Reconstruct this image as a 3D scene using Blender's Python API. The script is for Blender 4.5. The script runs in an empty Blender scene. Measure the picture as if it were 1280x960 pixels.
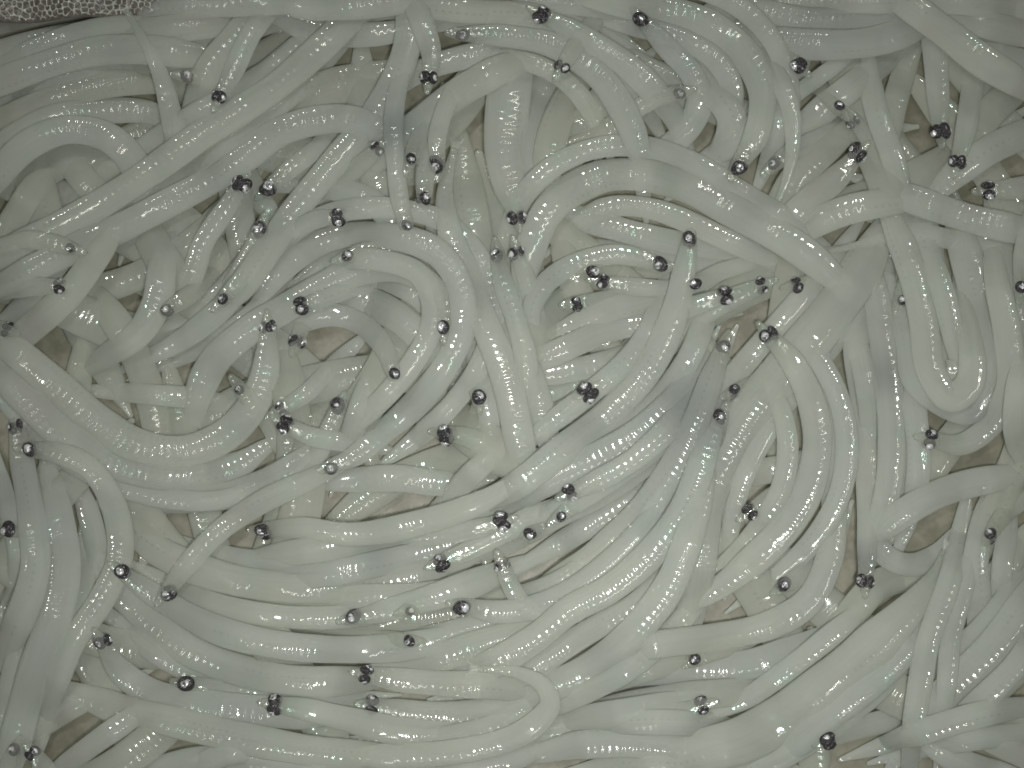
import bpy, math, random
import numpy as np
from mathutils import Vector, Matrix

random.seed(7); RNG = np.random.default_rng(7)
C = bpy.context.scene
COL = C.collection
# ------------------------------------------------------------------ camera, light, exposure
# 1 Blender unit = 1 cm of the place
C.unit_settings.system = 'METRIC'; C.unit_settings.scale_length = 0.01
FPX = 1500.0                                   # focal length in pixels of a 1280 px wide frame
TILT = math.radians(6.0); CAM_D = 15.0; TARGET = Vector((0, 0, 1.0))
cam_d = bpy.data.cameras.new('camera'); cam = bpy.data.objects.new('camera', cam_d); COL.objects.link(cam)
cam_d.sensor_width = 36.0; cam_d.lens = 36.0 * FPX / 1280.0
cam_d.clip_start = 0.1; cam_d.clip_end = 500.0
cam.location = TARGET + Vector((0, -math.sin(TILT), math.cos(TILT))) * CAM_D
cam.rotation_euler = (TILT, 0, 0)
C.camera = cam

world = bpy.data.worlds.new('World'); C.world = world; world.use_nodes = True
bg = world.node_tree.nodes['Background']
bg.inputs['Color'].default_value = (0.88, 0.90, 0.83, 1); bg.inputs['Strength'].default_value = 0.15

def lamp(name, kind, loc, target, energy, color, size):
    d = bpy.data.lights.new(name, kind); o = bpy.data.objects.new(name, d); COL.objects.link(o)
    o.location = loc
    o.rotation_euler = (Vector(target) - Vector(loc)).to_track_quat('-Z', 'Y').to_euler()
    d.energy = energy; d.color = color
    if kind == 'AREA':
        d.shape = 'RECTANGLE'; d.size, d.size_y = size
    return o
# the camera's own flash, a little to the right of and below the lens in the picture
lamp('camera_flash', 'AREA', (1.1, -2.7, 15.8), (0.9, -1.6, 0), 860, (0.985, 0.985, 0.945), (1.5, 1.0)).data.spread = math.radians(112)
# fluorescent tube of the room, up and behind
lamp('ceiling_tube', 'AREA', (-12, 14, 60), (0, 0, 0), 9500, (1.0, 1.0, 0.94), (34, 2.6))

C.view_settings.view_transform = 'Standard'; C.view_settings.look = 'None'
C.view_settings.exposure = 0.0; C.view_settings.gamma = 1.0; C.view_settings.use_curve_mapping = False
C.render.engine = 'CYCLES'
C.cycles.use_light_tree = False
C.cycles.filter_width = 1.7
C.cycles.max_bounces = 4; C.cycles.diffuse_bounces = 3; C.cycles.transparent_max_bounces = 8
C.cycles.use_denoising = True
C.cycles.use_adaptive_sampling = True; C.cycles.adaptive_threshold = 0.035

# ------------------------------------------------------------------ materials
def new_mat(name):
    m = bpy.data.materials.new(name); m.use_nodes = True
    nt = m.node_tree
    return m, nt, nt.nodes['Principled BSDF']
def mth(nt, op, a, b=None, c=None):
    n = nt.nodes.new('ShaderNodeMath'); n.operation = op
    for i, v in enumerate((a, b, c)):
        if v is None: continue
        if isinstance(v, (int, float)): n.inputs[i].default_value = v
        else: nt.links.new(v, n.inputs[i])
    return n.outputs[0]
def mix(nt, fac, a, b):
    n = nt.nodes.new('ShaderNodeMix'); n.data_type = 'RGBA'
    for s, v in ((n.inputs[0], fac), (n.inputs[6], a), (n.inputs[7], b)):
        if isinstance(v, (int, float)): s.default_value = v
        elif isinstance(v, tuple): s.default_value = v
        else: nt.links.new(v, s)
    return n.outputs[2]
def noise(nt, vec, scale, detail=3.0, rough=0.5):
    n = nt.nodes.new('ShaderNodeTexNoise'); n.inputs['Scale'].default_value = scale
    n.inputs['Detail'].default_value = detail; n.inputs['Roughness'].default_value = rough
    if vec is not None: nt.links.new(vec, n.inputs['Vector'])
    return n.outputs[0]
def smooth(nt, x, a, b):
    n = nt.nodes.new('ShaderNodeMapRange'); n.interpolation_type = 'SMOOTHSTEP'
    nt.links.new(x, n.inputs[0]); n.inputs[1].default_value = a; n.inputs[2].default_value = b
    return n.outputs[0]

def make_flesh(name, tint_a, tint_b):
    """wet jelly-like flesh: muscle rings along the body, rows of dark specks, clear head and tail"""
    m, nt, P = new_mat(name)
    uv = nt.nodes.new('ShaderNodeUVMap').outputs[0]
    sep = nt.nodes.new('ShaderNodeSeparateXYZ'); nt.links.new(uv, sep.inputs[0])
    u, v = sep.outputs[0], sep.outputs[1]                 # u: cm along the body, v: 0..1 round it
    geo = nt.nodes.new('ShaderNodeNewGeometry').outputs['Position']
    oi = nt.nodes.new('ShaderNodeObjectInfo').outputs['Random']
    at = nt.nodes.new('ShaderNodeAttribute'); at.attribute_name = 'clear'; clear = at.outputs['Fac']
    # colour
    n1 = noise(nt, geo, 0.7, 2.0); n2 = noise(nt, geo, 6.0, 4.0)
    base = mix(nt, oi, tint_a, tint_b)
    base = mix(nt, mth(nt, 'MULTIPLY', smooth(nt, n1, 0.52, 0.75), 0.35), base, (0.56, 0.60, 0.62, 1))
    base = mix(nt, mth(nt, 'MULTIPLY', smooth(nt, n2, 0.50, 0.78), 0.22), base, (0.64, 0.64, 0.54, 1))
    cb = nt.nodes.new('ShaderNodeCombineXYZ'); nt.links.new(mth(nt, 'MULTIPLY', u, 0.8), cb.inputs[0]); nt.links.new(mth(nt, 'MULTIPLY', mth(nt, 'PINGPONG', v, 0.5), 46.0), cb.inputs[1]); nt.links.new(mth(nt, 'MULTIPLY', oi, 90.0), cb.inputs[2])
    fib = noise(nt, cb.outputs[0], 1.0, 3.0)
    base = mix(nt, mth(nt, 'MULTIPLY', smooth(nt, fib, 0.45, 0.75), 0.35), base, (0.62, 0.65, 0.60, 1))
    sk = nt.nodes.new('ShaderNodeAttribute'); sk.attribute_name = 'smoke'
    base = mix(nt, sk.outputs['Fac'], base, (0.26, 0.29, 0.31, 1))
    # rows of dark pigment specks low on each flank
    du = mth(nt, 'PINGPONG', mth(nt, 'MULTIPLY', u, 1/0.085), 0.5)
    band = mth(nt, 'ABSOLUTE', mth(nt, 'SUBTRACT', mth(nt, 'PINGPONG', v, 0.5), 0.335))
    rr = mth(nt, 'ADD', mth(nt, 'POWER', mth(nt, 'MULTIPLY', du, 0.085), 2.0), mth(nt, 'POWER', mth(nt, 'MULTIPLY', band, 1.2), 2.0))
    n3 = noise(nt, geo, 1.3, 1.0)
    dot = mth(nt, 'MULTIPLY', mth(nt, 'SUBTRACT', 1.0, smooth(nt, rr, 0.0001, 0.0005)), smooth(nt, n3, 0.5, 0.62))
    base = mix(nt, mth(nt, 'MULTIPLY', dot, 0.13), base, (0.08, 0.08, 0.08, 1))
    nt.links.new(base, P.inputs['Base Color'])
    P.inputs['Subsurface Weight'].default_value = 0.0
    P.inputs['Subsurface Radius'].default_value = (0.9, 1.0, 0.85)
    P.inputs['Subsurface Scale'].default_value = 0.45
    P.inputs['IOR'].default_value = 1.38
    P.inputs['Roughness'].default_value = 0.4
    P.inputs['Specular IOR Level'].default_value = 0.1
    # the wet film on top carries the relief: chevron muscle rings, finer skin wrinkles
    dv = mth(nt, 'PINGPONG', v, 0.25)
    wob = mth(nt, 'MULTIPLY', noise(nt, geo, 2.2, 2.0), 4.0)
    ph = mth(nt, 'ADD', mth(nt, 'ADD', mth(nt, 'MULTIPLY', u, 2*math.pi/0.095), mth(nt, 'MULTIPLY', dv, 9.0)), wob)
    ring = mth(nt, 'SINE', ph)
    amp = mth(nt, 'ADD', 0.10, mth(nt, 'MULTIPLY', smooth(nt, noise(nt, geo, 1.1, 1.0), 0.36, 0.62), 0.90))
    fine = noise(nt, geo, 15.0, 3.0, 0.6); lump = noise(nt, geo, 4.0, 2.0)
    h = mth(nt, 'ADD', mth(nt, 'MULTIPLY', mth(nt, 'MULTIPLY', ring, amp), 0.0047),
            mth(nt, 'ADD', mth(nt, 'MULTIPLY', fine, 0.0009), mth(nt, 'MULTIPLY', lump, 0.009)))
    patch = smooth(nt, noise(nt, geo, 1.9, 2.0), 0.56, 0.70)
    h = mth(nt, 'ADD', h, mth(nt, 'MULTIPLY', mth(nt, 'MULTIPLY', fine, mth(nt, 'MAXIMUM', clear, patch)), 0.011))
    b = nt.nodes.new('ShaderNodeBump'); b.inputs['Distance'].default_value = 1.0; b.inputs['Strength'].default_value = 1.0
    nt.links.new(h, b.inputs['Height']); pass
    b2 = nt.nodes.new('ShaderNodeBump'); b2.inputs['Distance'].default_value = 1.0; b2.inputs['Strength'].default_value = 0.2
    nt.links.new(h, b2.inputs['Height']); nt.links.new(b2.outputs[0], P.inputs['Normal'])
    # clear tissue lets what lies beneath show a little
    tr = nt.nodes.new('ShaderNodeBsdfTransparent'); tr.inputs[0].default_value = (0.93, 0.95, 0.92, 1)
    ms = nt.nodes.new('ShaderNodeMixShader')
    nt.links.new(mth(nt, 'ADD', 0.46, mth(nt, 'MULTIPLY', clear, 0.30)), ms.inputs[0])
    tl = nt.nodes.new('ShaderNodeBsdfTranslucent'); nt.links.new(base, tl.inputs[0])
    m2 = nt.nodes.new('ShaderNodeMixShader'); m2.inputs[0].default_value = 0.56
    nt.links.new(P.outputs[0], m2.inputs[1]); nt.links.new(tl.outputs[0], m2.inputs[2])
    nt.links.new(m2.outputs[0], ms.inputs[1]); nt.links.new(tr.outputs[0], ms.inputs[2])
    # wet film
    gl = nt.nodes.new('ShaderNodeBsdfGlossy'); gl.inputs['Roughness'].default_value = 0.11; nt.links.new(b.outputs[0], gl.inputs['Normal'])
    irid = noise(nt, geo, 2.6, 1.0)
    nt.links.new(mix(nt, smooth(nt, irid, 0.55, 0.72), mix(nt, smooth(nt, irid, 0.30, 0.45), (1.0, 0.90, 0.93, 1), (1, 1, 1, 1)), (0.62, 1.0, 0.90, 1)), gl.inputs[0])
    gb = nt.nodes.new('ShaderNodeNewGeometry').outputs['Backfacing']
    m3 = nt.nodes.new('ShaderNodeMixShader'); nt.links.new(mth(nt, 'MULTIPLY', mth(nt, 'SUBTRACT', 1.0, gb), 0.15), m3.inputs[0])
    nt.links.new(ms.outputs[0], m3.inputs[1]); nt.links.new(gl.outputs[0], m3.inputs[2])
    nt.links.new(m3.outputs[0], nt.nodes['Material Output'].inputs[0])
    return m
M_FLESH = make_flesh('white_flesh', (0.70, 0.72, 0.69, 1), (0.73, 0.74, 0.69, 1))
M_DEEP_SHADE = make_flesh('olive_shade_flesh', (0.67, 0.685, 0.63, 1), (0.69, 0.70, 0.63, 1))  # deep fish: olive tint of light filtered through flesh, painted into the colour

def fin_mat():
    m, nt, P = new_mat('clear_fin')
    P.inputs['Base Color'].default_value = (0.55, 0.58, 0.52, 1); P.inputs['Roughness'].default_value = 0.2
    tr = nt.nodes.new('ShaderNodeBsdfTransparent'); ms = nt.nodes.new('ShaderNodeMixShader')
    uv = nt.nodes.new('ShaderNodeUVMap').outputs[0]
    sep = nt.nodes.new('ShaderNodeSeparateXYZ'); nt.links.new(uv, sep.inputs[0])
    rays = mth(nt, 'SINE', mth(nt, 'MULTIPLY', sep.outputs[1], 90.0))
    nt.links.new(mth(nt, 'ADD', 0.82, mth(nt, 'MULTIPLY', rays, 0.12)), ms.inputs[0])
    nt.links.new(P.outputs[0], ms.inputs[1]); nt.links.new(tr.outputs[0], ms.inputs[2])
    nt.links.new(ms.outputs[0], nt.nodes['Material Output'].inputs[0])
    return m
M_FIN = fin_mat()

def eye_mat():
    m, nt, P = new_mat('black_eye')
    tc = nt.nodes.new('ShaderNodeNewGeometry').outputs['Position']
    n = noise(nt, tc, 22.0, 3.0, 0.6)
    silver = smooth(nt, n, 0.57, 0.70)
    nt.links.new(mix(nt, silver, (0.03, 0.027, 0.03, 1), (0.42, 0.42, 0.44, 1)), P.inputs['Base Color'])
    nt.links.new(mth(nt, 'MULTIPLY', silver, 0.8), P.inputs['Metallic'])
    P.inputs['Roughness'].default_value = 0.22
    b = nt.nodes.new('ShaderNodeBump'); b.inputs['Distance'].default_value = 0.05
    nt.links.new(n, b.inputs['Height']); nt.links.new(b.outputs[0], P.inputs['Normal'])
    return m
M_EYE = eye_mat()
def lens_mat():
    m, nt, P = new_mat('cloudy_lens')
    tc = nt.nodes.new('ShaderNodeNewGeometry').outputs['Position']
    n = noise(nt, tc, 18.0, 2.0, 0.6)
    nt.links.new(mix(nt, smooth(nt, n, 0.36, 0.58), (0.12, 0.12, 0.13, 1), (0.72, 0.73, 0.74, 1)), P.inputs['Base Color'])
    P.inputs['Metallic'].default_value = 0.35; P.inputs['Roughness'].default_value = 0.16
    b = nt.nodes.new('ShaderNodeBump'); b.inputs['Distance'].default_value = 0.04
    nt.links.new(n, b.inputs['Height']); nt.links.new(b.outputs[0], P.inputs['Normal'])
    return m
M_LENS = lens_mat()

def plain(name, col, rough, ncol=None, scale=8.0, bump=0.0):
    m, nt, P = new_mat(name)
    tc = nt.nodes.new('ShaderNodeNewGeometry').outputs['Position']
    n = noise(nt, tc, scale, 4.0, 0.6)
    nt.links.new(mix(nt, smooth(nt, n, 0.35, 0.65), col, ncol or col), P.inputs['Base Color'])
    P.inputs['Roughness'].default_value = rough
    if bump:
        b = nt.nodes.new('ShaderNodeBump'); b.inputs['Distance'].default_value = bump
        nt.links.new(n, b.inputs['Height']); nt.links.new(b.outputs[0], P.inputs['Normal'])
    return m
M_TRAY = plain('wet_brown_tray', (0.115, 0.112, 0.08, 1), 0.5, (0.18, 0.175, 0.135, 1), 3.0, 0.01)
M_NET = plain('white_net', (0.42, 0.43, 0.39, 1), 0.25, (0.28, 0.28, 0.25, 1), 9.0, 0.02)
M_NETBACK = plain('brown_liner_backing', (0.11, 0.095, 0.085, 1), 0.4, (0.17, 0.15, 0.13, 1), 7.0, 0.02)
# ------------------------------------------------------------------ the fish, one row each
# (layer, width px, head, points from head to tail in pixels of the 1280x960 photograph, look)
# head: 'P' both eyes seen from above, 'S' seen from the side, 'Q' rolled between, '' head tucked out of sight;
#       a 'T' after it: the tail end with its fin is in sight; 'o': deep fish, olive colour stands in for light through flesh
FISH = [
# --- upper left
(2,46,'',[(-60,92),(0,68),(60,53),(110,44),(160,42),(230,34),(300,20),(380,-20)],"running just below the white net liner"),
(3,46,'',[(-80,130),(0,102),(60,80),(120,64),(180,62),(250,70),(300,78)],"second below the white net liner, with two small glints"),
(2,44,'o',[(-60,172),(0,152),(70,124),(130,106),(190,102),(250,112)],"third below the white net liner, above the dark slit at the left edge"),
(1,36,'',[(150,52),(200,42),(260,46),(330,30),(400,0),(440,-30)],"right of the hanging tail, with a dotted glint near the top edge"),
(1,36,'o',[(140,88),(200,76),(260,82),(320,66),(360,40)],"dull and deep right of the hanging tail, under the dotted glint"),
(3,42,'',[(-60,222),(0,182),(60,150),(120,140),(185,140),(232,162)],"arching over the left arch, with a row of glints by the hanging tail"),
(5,46,'',[(-50,285),(-10,228),(34,182),(86,162),(137,173),(168,206),(174,250),(160,295)],"bent in a tight arch at the left edge with a bluish white glint"),
(6,36,'T',[(205,245),(219,180),(212,135),(200,92),(180,52),(160,16)],"narrow tail hanging down from the net liner with a yellowish edge"),
(6,46,'',[(480,-30),(440,20),(395,65),(345,108),(300,138),(250,170),(200,206),(140,246),(80,280),(20,310),(-50,345)],"long and straight from top edge to left edge, upper of two"),
(7,46,'',[(500,185),(450,152),(400,150),(350,165),(305,197),(262,226),(210,254),(150,285),(90,312),(20,347),(-40,378)],"lower of two long ones at upper left, bending over on its right"),
(2,42,'o',[(60,180),(85,200),(105,225),(130,255),(150,290)],"crossing the hollow under the left arch"),
(1,42,'o',[(-10,320),(20,270),(50,225),(90,205)],"curving along the floor of the hollow under the left arch"),
(5,36,'Q',[(275,122),(292,88),(312,45),(340,5),(360,-40)],"head down right of the hanging tail, eyes with a dark smear"),
(4,44,'',[(232,182),(245,130),(262,85),(295,45),(335,0),(360,-40)],"steep, wedged between the hanging tail and the fish with the smeared eye"),
(2,34,'S',[(233,95),(262,98),(310,95),(350,80)],"with small dark eye half buried just right of the hanging tail"),
(6,34,'S',[(335,236),(362,212),(400,182),(440,140)],"with round pinkish shining eye, right of a pair of small eyes"),
(5,38,'P',[(302,230),(282,262),(255,302),(240,345),(215,392)],"with pair of small dark eyes pressed under the long streak of glints"),
(6,34,'S',[(325,285),(312,318),(288,358),(255,402)],"with black eye with a pointed top, below the round pinkish eye"),
(6,36,'P',[(422,272),(398,274),(372,287),(340,316),(308,352),(270,392),(222,428),(165,456)],"long arm of bright beads with its head against the big arc"),
(6,44,'',[(500,-40),(512,15),(508,60),(490,108),(458,157),(415,207),(375,255),(335,312),(300,360),(250,405)],"long, sweeping from the top edge down left with a short bright streak"),
(7,38,'P',[(536,97),(539,68),(528,30),(512,-10),(500,-50)],"hanging straight from the top edge, its two black eyes lowest"),
(5,38,'',[(340,232),(385,230),(430,238),(468,254),(492,284),(503,325)],"short arch with a curved row of beads above the big arc"),
(5,28,'S',[(434,321),(460,313),(490,318),(520,335)],"with silvery eye and brown gill peeping from under the big arc"),
(6,32,'Q',[(376,383),(402,374),(440,360),(480,350)],"with eye under a cluster of wet sparkles, left of the inner arc"),
(6,30,'P',[(371,426),(380,402),(400,374),(430,352)],"with smudged dark head pointing down, right of the upturned loop head"),
(8,50,'P',[(334,408),(334,432),(331,468),(314,510),(280,545),(230,564),(170,556),(120,525),(70,482),(20,440),(-40,400)],"big U-shaped loop ending in an upturned two-eyed head on its right"),
(7,48,'',[(330,560),(295,583),(250,594),(200,592),(140,578),(75,540),(25,490),(-10,450),(-50,420)],"hugging the outside of the big U-shaped loop"),
(7,46,'S',[(554,410),(553,380),(532,352),(495,335),(450,338),(405,358),(355,386),(308,415),(268,452),(246,500),(235,560)],"inner arc with a whitish head on its right, beads down its left"),
(8,41,'S',[(412,583),(440,572),(480,540),(522,502),(558,456),(578,410),(576,362),(550,318),(500,297),(440,294),(395,306),(355,336),(320,378)],"big arc in the upper middle, head at its lower left end"),
(7,30,'S',[(508,283),(499,245),(494,200),(492,150),(500,100),(520,50)],"slim and straight, its dark round head resting on top of the big arc"),
(5,46,'',[(400,365),(440,372),(490,392),(530,428),(545,475),(530,525)],"broad band just inside the inner arc"),
(6,38,'S',[(492,468),(481,436),(456,408),(420,394),(380,400),(340,425)],"with oval grey ringed eye inside the inner arc"),
(5,36,'',[(478,445),(462,480),(444,530),(425,585)],"short upright piece left of the leaning end of the big arc"),
(6,32,'S',[(424,508),(412,536),(394,572),(350,602)],"with single black almond eye, above the head of the big arc"),
(7,32,'P',[(356,529),(388,545),(425,552),(470,560)],"with lower black head of the knot touching the U-shaped loop"),
(7,30,'P',[(350,512),(382,492),(412,462),(445,430)],"with upper black head of the knot touching the U-shaped loop"),
(6,42,'',[(410,550),(372,580),(335,602),(290,618),(230,626),(165,630)],"sweeping left below the loop with a dotted streak at its upper end"),
(1,30,'So',[(300,485),(312,500),(335,530),(350,560)],"with dim head in the dark pocket inside the U-shaped loop"),
(4,32,'',[(110,488),(150,490),(200,494),(260,500),(310,515)],"level piece passing behind the left leg of the inner arc"),
(4,44,'',[(225,280),(205,325),(196,378),(175,415),(140,440),(90,470)],"bent piece left of the dark pit at the left"),
(6,38,'P',[(75,358),(40,358),(0,362),(-50,368)],"pointing right from the left edge, one eye jet black"),
(7,46,'',[(150,268),(125,312),(92,360),(45,405),(0,440),(-40,470)],"slanting under the jet black eye with a short streak of glints"),
(8,28,'S',[(88,310),(62,303),(30,300),(-5,310),(-40,325)],"with pale ringed eye resting on the lower long fish near the left edge"),
(8,36,'P',[(5,412),(-20,405),(-60,400)],"with dark head poking in from the left edge, beside the U-shaped loop"),
(6,46,'P',[(20,533),(28,580),(40,650),(44,710),(20,785),(-20,850)],"with two dark eyes below the loop, body hanging down left edge"),
(7,40,'S',[(38,562),(72,566),(112,585),(142,632),(150,695),(128,748),(92,802),(65,868),(50,930)],"with grey ringed eye, body bending down in a long hook at left"),
(7,52,'',[(60,590),(70,640),(80,700),(70,767),(40,850),(18,930),(0,1000)],"broad and upright near the left edge with beads down its middle"),
(2,34,'S',[(12,662),(-20,650),(-60,640)],"with dark eye in the black hollow at the left edge"),
(4,36,'',[(95,600),(110,640),(120,690),(108,740),(72,795)],"thin sliver between the broad upright one and the long hook"),
(3,32,'So',[(207,388),(235,370),(262,345),(280,320)],"with dark eye sunk in a pit, left of the arm of bright beads"),
(6,26,'S',[(279,374),(300,350),(322,320),(345,290)],"with small maroon eye beside the arm of bright beads"),
# --- upper middle
(4,60,'P',[(646,272),(637,238),(630,190),(634,140),(640,75),(640,20)],"wide milky belly in the upper middle, head down among crumpled glints"),
(3,46,'',[(690,60),(680,105),(668,150),(667,200),(662,245),(655,290)],"standing close right of the wide milky belly"),
(3,46,'o',[(745,70),(715,115),(692,165),(683,220),(675,270)],"second to the right of the wide milky belly"),
(2,48,'o',[(795,85),(750,130),(718,180),(705,232)],"deep and yellowish, beside the brownish slit in the upper middle"),
(4,48,'',[(420,240),(480,187),(530,150),(575,115),(630,85),(690,60)],"slanting up to the right under the beaded arch, left of the wide belly"),
(3,38,'',[(480,122),(520,92),(570,74),(640,62),(700,62)],"dull streak below the fish whose lone eye faces left"),
(4,46,'',[(480,40),(530,25),(600,18),(680,22),(740,30),(790,60)],"level along the top edge behind the fish whose lone eye faces left"),
(8,42,'S',[(577,42),(640,46),(695,58),(747,93),(782,144),(800,195),(805,250)],"arching right from a left facing eye, with the brightest glint patch"),
(7,42,'P',[(677,18),(715,38),(768,70),(812,108),(845,150),(860,190)],"running parallel above the brightest patch of glints, eyes at the top edge"),
(8,48,'S',[(922,208),(945,170),(953,115),(932,68),(895,36),(840,16),(780,4),(720,-15),(660,-40)],"smooth hooked arc at the top, ending in a long black eye"),
(6,40,'S',[(802,24),(835,60),(866,95),(874,130),(856,165),(825,190),(785,218)],"curling within the smooth hooked arc, small dark eye up at the top"),
(5,30,'S',[(850,116),(818,124),(780,150),(760,180)],"with dark snout touching the inside of the curl near the top"),
(5,30,'Q',[(703,84),(716,62),(738,32),(760,0)],"with black eye looking out from under the brightest patch of glints"),
(3,44,'',[(760,-10),(745,30),(730,55),(690,90)],"crossing behind near the top edge, between two beaded arches"),
(2,46,'',[(950,-20),(880,40),(900,100),(915,150),(890,200)],"dark and wet in the hollow inside the smooth hooked arc"),
(3,46,'',[(870,60),(890,110),(915,150),(900,200),(860,230)],"lying in the hollow inside the smooth hooked arc"),
(8,50,'',[(652,370),(660,320),(690,258),(745,223),(805,219),(860,235),(910,261),(975,296),(1012,321),(1045,350),(1075,385)],"thick matte arch across the middle right, without any eye in sight"),
(7,38,'',[(680,258),(712,268),(765,284),(850,304),(930,312),(1000,320)],"straight with a long dotted streak beneath the thick matte arch"),
(7,46,'T',[(660,610),(650,555),(632,470),(602,395),(576,330),(561,285),(556,240),(568,186)],"slim tail standing upright beside four black heads, broad lower down"),
(7,36,'S',[(622,317),(628,350),(645,400),(658,455),(655,515)],"with round black eye with a bright dot, left of a two-eyed head"),
(6,32,'P',[(647,315),(657,346),(668,386),(672,430)],"with crumpled black two-eyed head touching the round eye with a bright dot"),
(6,32,'S',[(547,207),(547,170),(560,128),(580,95)],"with big oval black eye beside the upright slim tail"),
(6,28,'S',[(513,200),(525,168),(542,138)],"with small blurred eye left of the big oval black eye"),
(6,30,'Q',[(530,249),(532,215),(537,175),(545,140)],"with black eye with glassy snout below the big oval black eye"),
(5,30,'Q',[(473,186),(455,202),(430,222),(400,235)],"with smudgy dark eye left of the slim straight fish"),
(4,32,'So',[(597,497),(592,465),(582,430),(570,390)],"with black eye in a brown pocket, right of the big arc"),
(4,36,'Qo',[(556,542),(582,546),(615,560),(650,570)],"with grey shrivelled head in the pocket beside the big arc"),
# --- centre
(5,38,'',[(636,470),(661,456),(712,433),(764,411),(822,403),(890,396)],"with the longest fine bead line, topmost of the parallels at the centre"),
(5,36,'',[(640,482),(667,472),(719,462),(775,448),(830,425)],"second of the stack of parallels at the centre, with a broken bead line"),
(5,38,'',[(635,505),(690,494),(750,480),(800,455),(835,425)],"third of the stack of parallels at the centre"),
(4,36,'o',[(640,540),(690,525),(750,505),(800,480)],"lowest of the stack of parallels at the centre, nearly covered"),
(5,36,'',[(680,425),(750,392),(820,372),(860,364)],"above the long fine bead line, leading to the small dark eyes"),
(7,44,'S',[(862,298),(855,340),(842,395),(812,460),(762,515),(700,565),(640,610),(575,640)],"slender, dropping from a lone black eye and sweeping down left"),
(6,34,'P',[(735,490),(712,508),(672,532),(635,552)],"with two small black eyes over the parallels at the centre"),
(6,44,'',[(610,648),(680,604),(745,572),(800,540),(850,490),(880,440)],"with a straight row of bright dots, below the slender sweeping one"),
(5,46,'',[(600,690),(690,645),(770,602),(830,552),(880,490),(905,440)],"broad and pale under the straight row of bright dots"),
(7,34,'',[(530,650),(562,622),(590,592),(625,562),(655,540)],"short piece with a thick bright streak, pointing at the big arc"),
(6,40,'',[(395,604),(450,600),(500,598),(550,604),(605,602)],"short level piece with an iridescent streak below the big arc"),
(7,38,'P',[(713,616),(748,600),(792,574),(840,530),(880,470)],"with two stacked black eyes in the middle of the heap"),
(8,34,'S',[(825,330),(770,318),(715,332),(680,357),(664,392),(674,430)],"looped like a crook with a ringed eye at its right end"),
(4,28,'So',[(740,338),(772,334),(820,340)],"with faint dark eye inside the crook, upper of two"),
(5,28,'Q',[(753,353),(790,358),(850,360),(900,350)],"with glittering eye inside the crook, lower of two"),
(6,30,'Q',[(720,379),(762,374),(812,364)],"with pinkish grey eye among sparkles under the crook"),
(6,36,'P',[(907,370),(880,378),(845,392),(800,420)],"with black eye with a white bubble, left of two jet black eyes"),
(6,36,'P',[(953,357),(922,370),(885,390),(845,425)],"with two jet black eyes together, right of the eye with bubble"),
(4,28,'Q',[(996,357),(1030,350),(1065,335)],"with last small eye to the right of the two jet black eyes"),
(4,28,'S',[(868,355),(900,340),(950,325)],"with faint eye near the slender one's throat"),
(7,46,'S',[(905,432),(890,472),(868,532),(838,592),(798,645),(745,692),(690,722)],"with silver ringed eye with the brightest iris, body sweeping down into the bands"),
# --- right
(8,46,'Q',[(960,418),(990,452),(1012,496),(1022,550),(1010,612),(985,655),(953,690),(905,730),(868,754)],"big bow right of centre, ringed eye at its top end"),
(7,58,'',[(1105,285),(1075,340),(1035,397),(990,452),(943,508),(909,560),(882,615),(871,680),(866,740),(862,790)],"thickest and smoothest, crossing behind the big bow"),
(6,28,'Q',[(918,490),(945,478),(975,460)],"with wet dark eye against the left side of the thickest one"),
(6,28,'S',[(902,522),(892,552),(870,600)],"with tiny dark slit of an eye left of the thickest one"),
(7,42,'',[(1020,440),(1033,482),(1043,556),(1043,640),(1036,700),(1010,752),(960,782),(890,797),(810,808),(740,830)],"upright with the strongest bead row, behind the big bow, turning left below"),
(6,38,'P',[(1082,727),(1086,640),(1080,520),(1070,430),(1080,360),(1100,300)],"upright, with a bluish grey head lowest, right of the strongest bead row"),
(7,42,'',[(1092,330),(1100,400),(1112,490),(1113,590),(1100,650),(1082,705)],"upright with two glints, second to the right of the strongest beads"),
(5,36,'',[(1128,460),(1135,520),(1138,580),(1130,650)],"upright sliver beside the brown slit left of the bent one"),
(8,44,'',[(1105,255),(1135,325),(1154,400),(1164,465),(1188,497),(1212,480),(1214,430),(1200,365)],"folded in a narrow U at the right"),
(6,48,'',[(1190,250),(1205,310),(1222,380),(1236,440),(1232,500),(1200,540)],"wide one filling the inside right of the narrow U"),
(6,42,'P',[(1163,549),(1200,556),(1237,532),(1262,484),(1260,420),(1246,350),(1240,280)],"with black squarish eye under the narrow U, body curling up the right"),
(8,42,'',[(1085,700),(1098,668),(1130,641),(1184,613),(1240,599),(1320,590)],"smooth and curved, coming in from the right edge below the black squarish eye"),
(7,40,'S',[(1276,360),(1281,320),(1292,275),(1310,240)],"with ringed eye cut by the right edge"),
(7,50,'',[(1330,420),(1290,450),(1275,500),(1280,560),(1320,600)],"bulging in at the right edge, beside the squarish eyed one"),
(6,28,'S',[(1125,375),(1137,345),(1150,310)],"with small dark eye left of the narrow U"),
(3,34,'P',[(938,640),(965,622),(1000,602),(1030,560)],"with two dim eyes in the hollow enclosed by the big bow"),
(1,40,'o',[(900,600),(950,590),(1000,580),(1040,560)],"lying crosswise in the hollow enclosed by the big bow"),
(7,34,'T',[(930,45),(962,80),(986,128),(991,180),(982,228),(969,258)],"thin tail end hanging right of the long black eye"),
(5,46,'',[(900,0),(960,18),(1020,28),(1080,20),(1140,5),(1190,-10)],"level along the top edge at the right, upper one"),
(6,48,'',[(890,30),(950,48),(1030,56),(1100,50),(1150,30),(1190,0)],"level along the top edge at the right, lower one with a bright streak"),
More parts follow.
